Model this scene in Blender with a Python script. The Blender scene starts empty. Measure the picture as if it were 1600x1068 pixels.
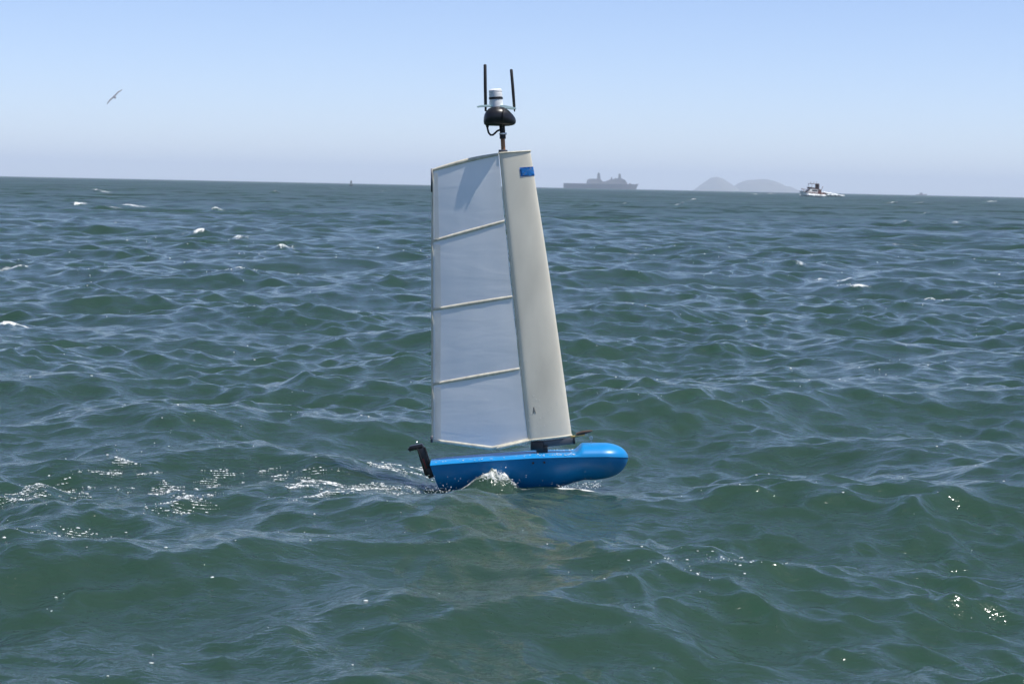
import bpy, bmesh, math, random
import numpy as np
from mathutils import Vector, Matrix, noise as mnoise

random.seed(7)
rng = np.random.default_rng(11)
scene = bpy.context.scene
COL = scene.collection

# ------------------------------------------------------------------ camera
F = 3100.0                      # focal length in photo pixels (1600 wide)
CAM_H = 1.81
PITCH = math.atan(242.5 / F)
ROLL = math.radians(1.18)
f_ = Vector((0, math.cos(PITCH), -math.sin(PITCH)))
r0 = Vector((1, 0, 0)); u0 = Vector((0, math.sin(PITCH), math.cos(PITCH)))
r_ = r0 * math.cos(ROLL) + u0 * math.sin(ROLL)
u_ = u0 * math.cos(ROLL) - r0 * math.sin(ROLL)
CAM = Vector((0, 0, CAM_H))
cam_d = bpy.data.cameras.new('camera')
cam = bpy.data.objects.new('camera', cam_d); COL.objects.link(cam)
m = Matrix((r_, u_, -f_)).transposed().to_4x4(); m.translation = CAM
cam.matrix_world = m
cam_d.sensor_width = 36.0
cam_d.lens = F / 1600.0 * 36.0
cam_d.clip_start = 0.1; cam_d.clip_end = 60000
cam_d.dof.use_dof = True
cam_d.dof.focus_distance = 11.9
cam_d.dof.aperture_fstop = 9.0
scene.camera = cam

# ------------------------------------------------------------------ sky, sun, exposure
SUN_EL = math.radians(68)
SUN_AZ = math.radians(109)      # from +Y (away from the camera) towards +X (the bow side)
world = bpy.data.worlds.new('World'); scene.world = world
world.use_nodes = True
wn = world.node_tree.nodes; wl = world.node_tree.links
bg = wn['Background']
sky = wn.new('ShaderNodeTexSky'); sky.sky_type = 'NISHITA'
sky.sun_disc = False
sky.sun_elevation = SUN_EL
sky.sun_rotation = SUN_AZ
sky.altitude = 0; sky.air_density = 0.68; sky.dust_density = 0.15; sky.ozone_density = 4.0
wb = wn.new('ShaderNodeMix'); wb.data_type = 'RGBA'; wb.blend_type = 'MULTIPLY'; wb.inputs['Factor'].default_value = 1.0
wb.inputs['B'].default_value = (1.03, .96, 1.03, 1)          # one even white balance for the whole sky
wl.new(sky.outputs['Color'], wb.inputs['A']); wl.new(wb.outputs['Result'], bg.inputs['Color'])
bg.inputs['Strength'].default_value = 0.126
sun_d = bpy.data.lights.new('sun', 'SUN'); sun_d.energy = 5.0; sun_d.angle = math.radians(0.5)
sun_d.color = (1.0, 0.96, 0.89)
sun = bpy.data.objects.new('sun', sun_d); COL.objects.link(sun)
to_sun = Vector((math.sin(SUN_AZ) * math.cos(SUN_EL), math.cos(SUN_AZ) * math.cos(SUN_EL), math.sin(SUN_EL)))
sun.rotation_euler = to_sun.to_track_quat('Z', 'Y').to_euler()
sun.location = (0, 0, 50)
vs = scene.view_settings
vs.view_transform = 'Standard'; vs.look = 'None'; vs.gamma = 1.0; vs.use_curve_mapping = False
vs.exposure = 0.3
scene.cycles.use_denoising = True
scene.cycles.max_bounces = 8
scene.cycles.volume_bounces = 1
scene.cycles.sample_clamp_indirect = 4.0
scene.cycles.caustics_reflective = False
scene.cycles.caustics_refractive = False

# ------------------------------------------------------------------ helpers
def W(px, py, Y):
    """world point seen at photo pixel (px,py) on the plane y = Y"""
    d = f_ * F + r_ * (px - 800) - u_ * (py - 534)
    return CAM + d * (Y / d.y)

def Wsea(px, py, z=0.0):
    d = f_ * F + r_ * (px - 800) - u_ * (py - 534)
    return CAM + d * ((z - CAM_H) / d.z)

def mat(name):
    m = bpy.data.materials.new(name); m.use_nodes = True
    return m, m.node_tree.nodes, m.node_tree.links, m.node_tree.nodes['Principled BSDF']

def simple(name, col, rough=0.5, metal=0.0, var=0.12, scale=30.0, spec=0.5, bump=0.0, dirt=None):
    m, n, l, p = mat(name)
    tc = n.new('ShaderNodeTexCoord')
    nz = n.new('ShaderNodeTexNoise'); nz.inputs['Scale'].default_value = scale; nz.inputs['Detail'].default_value = 5
    l.new(tc.outputs['Object'], nz.inputs['Vector'])
    rp = n.new('ShaderNodeValToRGB')
    a = [max(0, c * (1 - var)) for c in col]; b = [min(1, c * (1 + var)) for c in col]
    rp.color_ramp.elements[0].position = 0.3; rp.color_ramp.elements[1].position = 0.7
    rp.color_ramp.elements[0].color = (*a, 1); rp.color_ramp.elements[1].color = (*b, 1)
    l.new(nz.outputs['Fac'], rp.inputs['Fac'])
    out = rp.outputs['Color']
    if dirt:
        n2 = n.new('ShaderNodeTexNoise'); n2.inputs['Scale'].default_value = dirt[1]; n2.inputs['Detail'].default_value = 8
        l.new(tc.outputs['Object'], n2.inputs['Vector'])
        mr = n.new('ShaderNodeMapRange'); mr.inputs[1].default_value = dirt[2]; mr.inputs[2].default_value = dirt[2] + 0.12
        mr.inputs[4].default_value = dirt[3]
        l.new(n2.outputs['Fac'], mr.inputs[0])
        mx = n.new('ShaderNodeMix'); mx.data_type = 'RGBA'
        l.new(mr.outputs[0], mx.inputs['Factor']); l.new(out, mx.inputs['A']); mx.inputs['B'].default_value = (*dirt[0], 1)
        out = mx.outputs['Result']
    l.new(out, p.inputs['Base Color'])
    rr = n.new('ShaderNodeMapRange'); rr.inputs[3].default_value = max(0.02, rough - 0.08); rr.inputs[4].default_value = rough + 0.08
    l.new(nz.outputs['Fac'], rr.inputs[0]); l.new(rr.outputs[0], p.inputs['Roughness'])
    p.inputs['Metallic'].default_value = metal
    p.inputs['Specular IOR Level'].default_value = spec
    if bump:
        bp = n.new('ShaderNodeBump'); bp.inputs['Strength'].default_value = 1; bp.inputs['Distance'].default_value = bump
        l.new(nz.outputs['Fac'], bp.inputs['Height']); l.new(bp.outputs['Normal'], p.inputs['Normal'])
    return m

def link(name, me, material, parent=None, smooth=True):
    o = bpy.data.objects.new(name, me); COL.objects.link(o)
    if material: me.materials.append(material)
    if parent: o.parent = parent
    if smooth:
        for p in me.polygons: p.use_smooth = True
    return o

def from_bm(name, bm, material, parent=None, smooth=True, sharp=35):
    bmesh.ops.recalc_face_normals(bm, faces=bm.faces)
    if smooth and sharp:
        bm.normal_update()
        for e in bm.edges:
            if len(e.link_faces) == 2 and e.calc_face_angle(0) > math.radians(sharp): e.smooth = False
    me = bpy.data.meshes.new(name); bm.to_mesh(me); bm.free()
    return link(name, me, material, parent, smooth)

def tag(o, label, cat=None, group=None, kind=None):
    o['label'] = label
    if cat: o['category'] = cat
    if group: o['group'] = group
    if kind: o['kind'] = kind
    return o

def empty(name, loc):
    o = bpy.data.objects.new(name, None); COL.objects.link(o); o.location = loc
    o.empty_display_size = 0.1
    return o

def add_loft(bm, rings, close_ring=True, cap=(True, True)):
    vr = [[bm.verts.new(p) for p in ring] for ring in rings]
    n = len(vr[0])
    for a, b in zip(vr, vr[1:]):
        for i in range(n if close_ring else n - 1):
            j = (i + 1) % n
            bm.faces.new((a[i], a[j], b[j], b[i]))
    if cap[0]: bm.faces.new(vr[0][::-1])
    if cap[1]: bm.faces.new(vr[-1])
    return vr

def frame(d):
    d = d.normalized()
    a = Vector((0, 0, 1)) if abs(d.z) < 0.9 else Vector((1, 0, 0))
    x = d.cross(a).normalized(); return x, d.cross(x).normalized()

def add_tube(bm, pts, radii, n=12, cap=(True, True)):
    pts = [Vector(p) for p in pts]
    if not isinstance(radii, (list, tuple)): radii = [radii] * len(pts)
    rings = []; x = None
    for i, p in enumerate(pts):
        d = (pts[min(i + 1, len(pts) - 1)] - pts[max(i - 1, 0)]).normalized()
        if x is None: x, y = frame(d)
        else:
            x = (x - d * x.dot(d)).normalized(); y = d.cross(x)
        rings.append([p + (x * math.cos(2 * math.pi * k / n) + y * math.sin(2 * math.pi * k / n)) * radii[i] for k in range(n)])
    add_loft(bm, rings, True, cap)

def add_box(bm, c, sx, sy, sz, rot=None, bev=0.0):
    r = bmesh.ops.create_cube(bm, size=1.0)
    vs_ = r['verts']
    M = Matrix.Translation(Vector(c)) @ (rot.to_4x4() if rot else Matrix.Identity(4)) @ Matrix.Diagonal((sx, sy, sz, 1))
    bmesh.ops.transform(bm, matrix=M, verts=vs_)
    if bev:
        es = list({e for v in vs_ for e in v.link_edges})
        bmesh.ops.bevel(bm, geom=es, offset=bev, segments=2, profile=0.5, affect='EDGES')

def prism(bm, poly, y0, y1):
    """poly: list of (x,z) ; extrude along y"""
    a = [bm.verts.new((x, y0, z)) for x, z in poly]; b = [bm.verts.new((x, y1, z)) for x, z in poly]
    n = len(a)
    bm.faces.new(a); bm.faces.new(b[::-1])
    for i in range(n): bm.faces.new((a[i], b[i], b[(i + 1) % n], a[(i + 1) % n]))

def interp(x, tab):
    return float(np.interp(x, [t[0] for t in tab], [t[1] for t in tab]))

def sstep(a, b, x):
    t = np.clip((x - a) / (b - a), 0, 1); return t * t * (3 - 2 * t)

D = 12.0                        # distance of the sailing robot
S = D / F                       # metres per photo pixel there

# ------------------------------------------------------------------ the sea
FLECKS = {}
def build_sea():
    # radii
    rs = list(np.geomspace(0.6, 6.4, 26)[:-1])
    r = 6.4
    while r < 60: rs.append(r); r *= 1.00285
    while r < 1600: rs.append(r); r *= 1.00285 + .0046 * float(sstep(math.log(60), math.log(600), math.log(r)))
    while r < 36000: rs.append(r); r *= 1.05
    rs = np.array(rs)
    dense = np.linspace(-0.29, 0.29, 731)
    side = 0.29 + np.cumsum(np.geomspace(0.0009, 0.16, 60)); side = 0.29 + (side - 0.29) * (math.pi - 0.29 - 0.08) / (side[-1] - 0.29)
    th = np.concatenate([-side[::-1], dense, side])
    nr, nt = len(rs), len(th)
    dth = np.gradient(th)
    R, T = np.meshgrid(rs, th, indexing='ij')
    dr = np.gradient(rs)
    x0 = (R * np.sin(T)).astype(np.float32); y0 = (R * np.cos(T)).astype(np.float32)
    spacing = np.maximum(dr[:, None], rs[:, None] * dth[None, :]).astype(np.float32)
    z = np.zeros_like(x0); dx = np.zeros_like(x0); dy = np.zeros_like(x0)
    # gust patches: the short waves are not equally strong everywhere
    gu = np.zeros_like(x0)
    for i in range(14):
        Lg = rng.uniform(1.6, 9.0); ag = rng.uniform(0, 2 * math.pi)
        gu += np.sin(2 * math.pi / Lg * (math.cos(ag) * x0 * .7 + math.sin(ag) * y0) + rng.uniform(0, 6.28)).astype(np.float32)
    gust = (1.10 + .36 * np.tanh(gu / 2.2)).astype(np.float32)
    # wave components
    N = 190
    lam = np.geomspace(9.0, 0.11, N) * rng.uniform(0.97, 1.03, N)
    for i in range(N):
        L = lam[i]; k = 2 * math.pi / L
        # slope per component
        s = 0.0155 * math.exp(-max(0, math.log(L / 2.6)) ** 2 * .95)
        if 1.2 < L < 2.5: s *= .88
        if .13 < L < .6: s *= 1.5
        if L < 0.35: s *= 0.85
        a = s / k * rng.uniform(0.6, 1.4) * 1.65
        spread = 0.5 if L > 1.5 else (0.75 if L > 0.5 else 1.0)
        main = math.radians(-74) if (i % 3) else math.radians(-138)
        ang = main + rng.normal(0, spread)
        kx, ky = math.cos(ang), math.sin(ang)
        ph = rng.uniform(0, 2 * math.pi)
        # rows where it is resolved
        rows = np.nonzero(dr < L / 2.2)[0]
        if len(rows) == 0: continue
        n = rows[-1] + 1
        w = np.clip((np.float32(L) / spacing[:n] - np.float32(2.2)) / np.float32(2.2), 0, 1) * np.float32(a)
        arg = np.float32(k * kx) * x0[:n] + np.float32(k * ky) * y0[:n] + np.float32(ph)
        if L < .9: w *= gust[:n]
        c = np.cos(arg); sn = np.sin(arg)
        z[:n] += w * c
        q = 0.62
        w *= sn; dx[:n] -= np.float32(q * kx) * w
        dy[:n] -= np.float32(q * ky) * w
    # far seas keep a low swell only
    # calm the surface close to the hull so that it sits at its own waterline
    cx, cy = W(826, 750, D).x, D
    calm = 1 - 0.82 * np.exp(-(((x0 - cx) / 0.85) ** 2 + ((y0 - cy + 0.05) / 0.55) ** 2) ** 1.5)
    z *= calm; dx *= calm; dy *= calm
    # hand placed crests: (px, py, width px, height m, depth m, tilt)
    foam = np.zeros_like(z)
    crests = [(1260, 492, 150, .16, .9, .1), (1262, 722, 110, .09, .55, .1), (1480, 480, 120, .10, .8, 0), (640, 820, 330, .05, .5, 0),
              (1120, 905, 300, .07, .6, .12), (40, 905, 240, .10, .7, -.4), (300, 790, 180, .05, .45, .1), (1500, 930, 260, .05, .5, -.1),
              (60, 1010, 260, .10, .6, -.5), (420, 645, 180, .07, .6, 0), (1180, 690, 160, .05, .5, 0), (980, 975, 300, .05, .5, .05)]
    for px, py, wp, h, dep, tilt in crests:
        p = Wsea(px, py); sc = p.y / F
        u = (x0 - p.x); v = (y0 - p.y) - tilt * u
        uu = u / (wp * sc * .55)
        prof = np.exp(-np.abs(v / dep) ** 1.5 * 1.6) - 0.35 * np.exp(-((v - 1.3 * dep) / dep) ** 2) - 0.35 * np.exp(-((v + 1.3 * dep) / dep) ** 2)
        z += h * np.exp(-uu ** 2) * prof
    # whitecaps: px, py, width px, depth m, strength, lift
    caps = [(122, 322, 20, 1.1, 1.0, .16), (150, 301, 26, 1.6, .55, .1), (195, 324, 48, 1.2, .6, .1), (165, 327, 30, 1.0, .45, .06), (75, 358, 90, .8, .62, .1),
            (312, 370, 28, .7, .95, .1), (338, 331, 12, 1., .8, .1), (370, 374, 20, .6, .5, .06), (440, 391, 22, .6, .55, .07), (185, 351, 24, .7, .6, .08),
            (20, 516, 36, .35, .85, .08), (28, 422, 36, .4, .6, .06), (105, 428, 24, .4, .5, .05), (376, 436, 30, .4, .6, .06), (318, 393, 14, .5, .5, .04),
            (1085, 314, 14, 1.2, .75, .12), (1065, 321, 10, 1.2, .6, .08), (1415, 385, 36, .7, .55, .06), (1445, 337, 10, .9, .7, .1), (1397, 318, 9, 1., .6, .1),
            (1551, 316, 20, 1.6, .8, .14), (1440, 319, 40, 1.4, .5, .08), (1500, 468, 66, .35, .75, .06), (1445, 472, 44, .3, .7, .05), (1322, 446, 16, .3, .9, .05),
            (1285, 441, 18, .3, .8, .05), (1340, 453, 30, .3, .6, .04), (988, 395, 30, .5, .45, .04), (1046, 409, 14, .5, .5, .04), (1250, 421, 16, .4, .5, .03),
            (1500, 350, 14, .8, .5, .06), (930, 322, 14, 1.2, .5, .08), (978, 322, 12, 1.2, .45, .08), (1415, 350, 18, .8, .5, .05), (520, 296, 16, 3., .5, .15),
            (430, 302, 12, 2.5, .5, .12), (600, 301, 14, 2.5, .45, .12), (1180, 304, 22, 3., .8, .2), (1205, 303, 22, 3., .8, .2), (1270, 306, 40, 3., .3, .05)]
    for px, py, wp, dep, st, lift in caps:
        p = Wsea(px, py); sc = p.y / F
        u = (x0 - p.x); v = (y0 - p.y) - 0.25 * u * math.copysign(1, math.sin(px))
        dep = max(dep, 2.4 * .0072 * p.y) if p.y > 60 else dep; lift = max(lift, .0018 * min(p.y, 250))
        v = v * 1.0
        e = np.exp(-(u / (wp * sc * .5)) ** 2)
        uw = u / (wp * sc); ph = px * 1.7
        jig = np.sin(uw * 7 + ph) * .5 + np.sin(uw * 15 + v / dep * 2 + ph * 2) * .35 + np.sin(uw * 31 + v / dep * 5 + ph * 3) * .25
        z += lift * e * np.exp(-np.abs((v + dep * .1) / (dep * .9)) ** 1.4)
        foam = np.maximum(foam, (.40 + .22 * st) * np.exp(-((u - wp * sc * .35 * math.cos(px)) / (wp * sc * 1.1)) ** 2 - ((v - dep * .5 + jig * dep * .5) / (dep * 1.1)) ** 2))
        foam = np.maximum(foam, (min(1, st + .16) * e * np.exp(-((v + jig * dep * .35) / (dep * .6)) ** 2)) * (1 - .28 * np.clip(np.sin(uw * 23 + v / dep * 6 + ph) + jig * .6, 0, 1)))
    # broken foam of the wake behind the stern
    wakef = np.zeros_like(z)
    streaks = [(672, 752, 70, .10, .75), (650, 776, 120, .10, .72), (520, 778, 120, .18, .62), (500, 797, 60, .15, .62), (430, 752, 130, .3, .42), (560, 760, 120, .12, .6),
               (320, 752, 150, .3, .42), (170, 738, 60, .25, .52), (90, 760, 80, .22, .6), (200, 756, 40, .12, .6), (285, 795, 60, .2, .5), (290, 770, 90, .2, .46), (130, 836, 70, .12, .4),
               (700, 714, 100, .16, .72), (640, 728, 60, .14, .55), (380, 741, 80, .2, .45), (250, 765, 60, .2, .45), (30, 770, 60, .2, .42), (20, 836, 60, .12, .45)]
    for px, py, wp, dep, st in streaks:
        p = Wsea(px, py); sc = p.y / F
        u = (x0 - p.x); v = (y0 - p.y)
        g = np.exp(-(u / (wp * sc * .6)) ** 2 - (v / dep) ** 2)
        foam = np.maximum(foam, st * .6 * g); wakef = np.maximum(wakef, st * g)
    # the rough water of the wake (short chop)
    pw = Wsea(420, 765)
    wk = np.exp(-((x0 - pw.x) / 1.25) ** 4 - ((y0 - pw.y) / 0.75) ** 2)
    # the hump thrown up against the hull side
    for px, py, hx, hy, h in [(772, 761, .075, .10, .072), (795, 761, .05, .07, .05), (748, 763, .06, .09, .045), (735, 772, .2, .1, .02), (905, 762, .10, .07, .018), (684, 776, .22, .05, .012)]:
        p = W(px, py, D - .16)
        g = np.exp(-((x0 - p.x) / hx) ** 2 - ((y0 - p.y) / hy) ** 2)
        z += h * g
    for q in range(120):
        px = rng.uniform(742, 806); p = W(px, 761, D - .16 - rng.uniform(-.02, .09)); sg = rng.uniform(.006, .018)
        env = math.exp(-((px - 776) / 24) ** 2)
        z += rng.uniform(-.5, 1.0) * .02 * env * np.exp(-((x0 - p.x) / sg) ** 2 - ((y0 - p.y) / sg) ** 2)
    for px, dh in ((672, -.035), (690, -.03), (705, -.02), (840, .012), (870, .014)):
        p = W(px, 762, D - .15); z += dh * np.exp(-((x0 - p.x) / .09) ** 2 - ((y0 - p.y) / .16) ** 2)
    p = W(772, 761, D - .17)
    g = np.exp(-np.abs((x0 - p.x) / .13) ** 4 - np.abs((y0 - p.y) / .085) ** 4)
    foam = np.maximum(foam, .53 * g)
    for px, wp, st in [(700, .1, .6), (735, .1, .6), (820, .08, .5), (885, .1, .7), (915, .06, .6)]:
        p = W(px, 764, D - .175)
        foam = np.maximum(foam, st * np.exp(-((x0 - p.x) / wp) ** 2 - ((y0 - p.y) / .045) ** 2))
    X = x0 + dx; Y = y0 + dy
    # seeds for wake foam flecks, and for white flecks standing in for sun glints
    vis = (np.abs(T) < .27) & (R > 7) & (R < 60)
    area = (R * dth[None, :] * dr[:, None])
    def pick(wt, n):
        p_ = wt.ravel().astype(np.float64); p_ /= p_.sum()
        idx = rng.choice(p_.size, n, replace=False, p=p_)
        return [(float(X.flat[i]), float(Y.flat[i]), float(z.flat[i])) for i in idx]
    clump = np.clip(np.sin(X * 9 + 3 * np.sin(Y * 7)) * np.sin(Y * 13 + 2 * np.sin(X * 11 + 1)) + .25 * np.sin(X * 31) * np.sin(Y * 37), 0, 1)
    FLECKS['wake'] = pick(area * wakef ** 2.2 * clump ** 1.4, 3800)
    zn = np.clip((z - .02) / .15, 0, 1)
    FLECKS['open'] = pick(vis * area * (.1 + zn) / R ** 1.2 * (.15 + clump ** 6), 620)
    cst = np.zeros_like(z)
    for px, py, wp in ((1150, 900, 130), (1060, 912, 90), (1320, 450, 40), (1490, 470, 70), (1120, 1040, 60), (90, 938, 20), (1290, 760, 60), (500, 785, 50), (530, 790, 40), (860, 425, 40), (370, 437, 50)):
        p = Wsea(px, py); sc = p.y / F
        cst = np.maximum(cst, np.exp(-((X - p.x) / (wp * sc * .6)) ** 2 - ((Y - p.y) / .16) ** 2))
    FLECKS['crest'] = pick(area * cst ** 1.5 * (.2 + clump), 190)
    co = np.empty((nr * nt + 1, 3), np.float32)
    co[:-1, 0] = X.ravel(); co[:-1, 1] = Y.ravel(); co[:-1, 2] = z.ravel()
    co[-1] = (0, 0, -.1)
    i, j = np.meshgrid(np.arange(nr - 1), np.arange(nt), indexing='ij')
    j2 = (j + 1) % nt
    a = (i * nt + j).ravel(); b = (i * nt + j2).ravel(); c = ((i + 1) * nt + j2).ravel(); d = ((i + 1) * nt + j).ravel()
    quads = np.stack([a, d, c, b], 1).astype(np.int32)
    jj = np.arange(nt); tris = np.stack([np.full(nt, nr * nt), jj, (jj + 1) % nt], 1).astype(np.int32)
    me = bpy.data.meshes.new('sea')
    me.vertices.add(len(co)); me.vertices.foreach_set('co', co.ravel())
    nl = quads.size + tris.size
    me.loops.add(nl); me.loops.foreach_set('vertex_index', np.concatenate([quads.ravel(), tris.ravel()]))
    npoly = len(quads) + len(tris)
    me.polygons.add(npoly)
    st = np.concatenate([np.arange(len(quads)) * 4, quads.size + np.arange(len(tris)) * 3]).astype(np.int32)
    me.polygons.foreach_set('loop_start', st)
    me.polygons.foreach_set('use_smooth', np.ones(npoly, bool))
    me.update(calc_edges=True)
    at = me.attributes.new('foam', 'FLOAT', 'POINT')
    fv = np.zeros(len(co), np.float32); fv[:-1] = foam.ravel(); at.data.foreach_set('value', fv)
    at = me.attributes.new('unresolved', 'FLOAT', 'POINT')
    fv = np.zeros(len(co), np.float32); fv[:-1] = sstep(math.log(.07), math.log(2.2), np.log(spacing)).ravel(); at.data.foreach_set('value', fv)
    at = me.attributes.new('wake', 'FLOAT', 'POINT')
    fv = np.zeros(len(co), np.float32); fv[:-1] = wk.ravel(); at.data.foreach_set('value', fv)
    return me

def water_material():
    m, n, l, p = mat('sea_water')
    geo = n.new('ShaderNodeNewGeometry')
    def noise(scale, detail, vec, rough=.55, dist=0.0):
        t = n.new('ShaderNodeTexNoise'); t.inputs['Scale'].default_value = scale; t.inputs['Detail'].default_value = detail
        t.inputs['Roughness'].default_value = rough; t.inputs['Distortion'].default_value = dist
        l.new(vec, t.inputs['Vector']); return t.outputs['Fac']
    def math_(op, a, b):
        t = n.new('ShaderNodeMath'); t.operation = op
        for i, v in enumerate((a, b)):
            if v is None: continue
            if isinstance(v, (int, float)): t.inputs[i].default_value = v
            else: l.new(v, t.inputs[i])
        return t.outputs[0]
    mp = n.new('ShaderNodeMapping'); mp.inputs['Rotation'].default_value = (0, 0, math.radians(18)); mp.inputs['Scale'].default_value = (.6, 1.0, .6)
    l.new(geo.outputs['Position'], mp.inputs['Vector'])
    v = mp.outputs['Vector']
    patch = noise(.55, 3, v)
    pm = n.new('ShaderNodeMapRange'); pm.inputs[1].default_value = .35; pm.inputs[2].default_value = .65; pm.inputs[3].default_value = .6; pm.inputs[4].default_value = 1.15
    l.new(patch, pm.inputs[0])
    wk = n.new('ShaderNodeAttribute'); wk.attribute_name = 'wake'
    h1 = noise(4.5, 3, v, .55, .4)
    h2 = noise(15, 3, v, .6, .6)
    h3 = noise(50, 2, v, .6)
    h = math_('ADD', math_('MULTIPLY', h1, .022), math_('MULTIPLY', h2, .0105))
    h = math_('ADD', h, math_('MULTIPLY', h3, .0030))
    gain = math_('ADD', pm.outputs[0], math_('MULTIPLY', wk.outputs['Fac'], 1.3))
    # isolated steep wavelets that catch the sun
    pk = noise(70, 1, v, .5, .8)
    pk = math_('MULTIPLY', math_('MAXIMUM', math_('SUBTRACT', pk, .70), 0.0), .05)
    h = math_('ADD', math_('MULTIPLY', h, gain), pk)
    un = n.new('ShaderNodeAttribute'); un.attribute_name = 'unresolved'

    bp = n.new('ShaderNodeBump'); bp.inputs['Strength'].default_value = 1.0; bp.inputs['Distance'].default_value = 1.0
    l.new(h, bp.inputs['Height'])
    def vec(op, a, b=None, sc=None):
        t = n.new('ShaderNodeVectorMath'); t.operation = op
        for i, q in enumerate((a, b)):
            if q is None: continue
            if isinstance(q, tuple): t.inputs[i].default_value = q
            else: l.new(q, t.inputs[i])
        if sc is not None:
            if isinstance(sc, (int, float)): t.inputs['Scale'].default_value = sc
            else: l.new(sc, t.inputs['Scale'])
        return t.outputs[0]
    def cnoise(scale, detail):
        t = n.new('ShaderNodeTexNoise'); t.inputs['Scale'].default_value = scale; t.inputs['Detail'].default_value = detail
        l.new(v, t.inputs['Vector']); return vec('SUBTRACT', t.outputs['Color'], (.5, .5, .5))
    fine = vec('ADD', vec('SCALE', cnoise(.9, 3), None, 1.7), vec('SCALE', cnoise(.12, 3), None, 2.2))
    fine = vec('MULTIPLY', fine, (1, 1, 0))
    nrm = vec('NORMALIZE', vec('ADD', bp.outputs['Normal'], vec('SCALE', fine, None, un.outputs['Fac'])))
    l.new(nrm, p.inputs['Normal'])
    # body colour of the murky green water
    big = noise(.09, 3, geo.outputs['Position'])
    rp = n.new('ShaderNodeValToRGB')
    rp.color_ramp.elements[0].position = .3; rp.color_ramp.elements[0].color = (.0195, .044, .031, 1)
    rp.color_ramp.elements[1].position = .7; rp.color_ramp.elements[1].color = (.0235, .050, .033, 1)
    l.new(big, rp.inputs['Fac']); l.new(rp.outputs['Color'], p.inputs['Base Color'])
    m.node_tree.nodes['Principled BSDF'].subsurface_method = 'BURLEY'; p.inputs['Subsurface Weight'].default_value = 1.0; p.inputs['Subsurface Radius'].default_value = (.5, 1.0, .7); p.inputs['Subsurface Scale'].default_value = .5
    p.inputs['IOR'].default_value = 1.333
    rgh = math_('ADD', math_('MULTIPLY', un.outputs['Fac'], .27), .115); l.new(rgh, p.inputs['Roughness'])
    # foam
    fa = n.new('ShaderNodeAttribute'); fa.attribute_name = 'foam'
    fn = noise(34, 5, v, .66, .5)
    fb = noise(5, 3, v, .6, .5)
    thr = math_('ADD', math_('MULTIPLY', fn, .8), math_('MULTIPLY', fb, .6))
    val = math_('SUBTRACT', math_('ADD', fa.outputs['Fac'], thr), 1.12)
    mr = n.new('ShaderNodeMapRange'); mr.inputs[1].default_value = 0; mr.inputs[2].default_value = .2
    l.new(val, mr.inputs[0])
    gate = n.new('ShaderNodeMapRange'); gate.inputs[1].default_value = .1; gate.inputs[2].default_value = .3
    l.new(fa.outputs['Fac'], gate.inputs[0])
    fac = math_('MULTIPLY', math_('MULTIPLY', mr.outputs[0], gate.outputs[0]), .85)
    fo = n.new('ShaderNodeBsdfPrincipled'); fo.inputs['Base Color'].default_value = (.8, .82, .8, 1); fo.inputs['Roughness'].default_value = .6
    b2 = n.new('ShaderNodeBump'); b2.inputs['Distance'].default_value = .02; b2.inputs['Strength'].default_value = .8
    l.new(fn, b2.inputs['Height']); l.new(b2.outputs['Normal'], fo.inputs['Normal'])
    mx = n.new('ShaderNodeMixShader')
    l.new(fac, mx.inputs[0]); l.new(p.outputs[0], mx.inputs[1]); l.new(fo.outputs[0], mx.inputs[2])
    l.new(mx.outputs[0], n['Material Output'].inputs['Surface'])
    return m

M_WATER = water_material()
sea = link('sea', build_sea(), M_WATER, None, False)
tag(sea, 'choppy dark green sea reaching to the horizon', kind='structure')

# ------------------------------------------------------------------ islands on the horizon
M_ISLE = simple('island_scrub', (.10, .095, .07), .9, var=.45, scale=.02)
YI = 20000.0
def island(name, profile, depth, label, seed):
    cols = 60; rows = 16
    x_a, x_b = profile[0][0], profile[-1][0]
    bm = bmesh.new(); grid = []
    base = min(p[1] for p in profile)
    for i in range(cols + 1):
        px = x_a + (x_b - x_a) * i / cols
        py = interp(px, profile)
        top = max(0.0, W(px, py, YI).z)
        X = W(px, py, YI).x
        col = []
        for j in range(rows + 1):
            s = -1 + 2 * j / rows
            nn = mnoise.fractal(Vector((X * .0012 + seed, s * 2, seed)), 1.0, 2.0, 4)
            h = top * max(0, 1 - abs(s) ** 1.6) * (1 + .10 * nn * (abs(s) > .05)) - 14 * abs(s)
            ew = .35 + .65 * math.sin(math.pi * min(1, max(0, i / cols)))
            col.append(bm.verts.new((X, YI + s * depth * 3 * ew, h - 1)))
        grid.append(col)
    for a, b in zip(grid, grid[1:]):
        for j in range(rows): bm.faces.new((a[j], b[j], b[j + 1], a[j + 1]))
    o = from_bm(name, bm, M_ISLE, None, True, None)
    tag(o, label, kind='structure')
island('island', [(1080, 300.5), (1090, 293), (1102, 284), (1112, 277.5), (1120, 276), (1130, 279), (1140, 285.5), (1150, 293), (1160, 301)], 350,
       'steep hazy blue island hump left of the longer island', 1.3)
island('island', [(1136, 301.5), (1146, 292), (1156, 285), (1166, 281.5), (1178, 280.5), (1192, 279.3), (1204, 281), (1214, 285), (1222, 289.5), (1232, 291), (1242, 295), (1254, 302)], 450,
       'long hazy blue island with flat top and low tail', 5.1)

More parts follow.
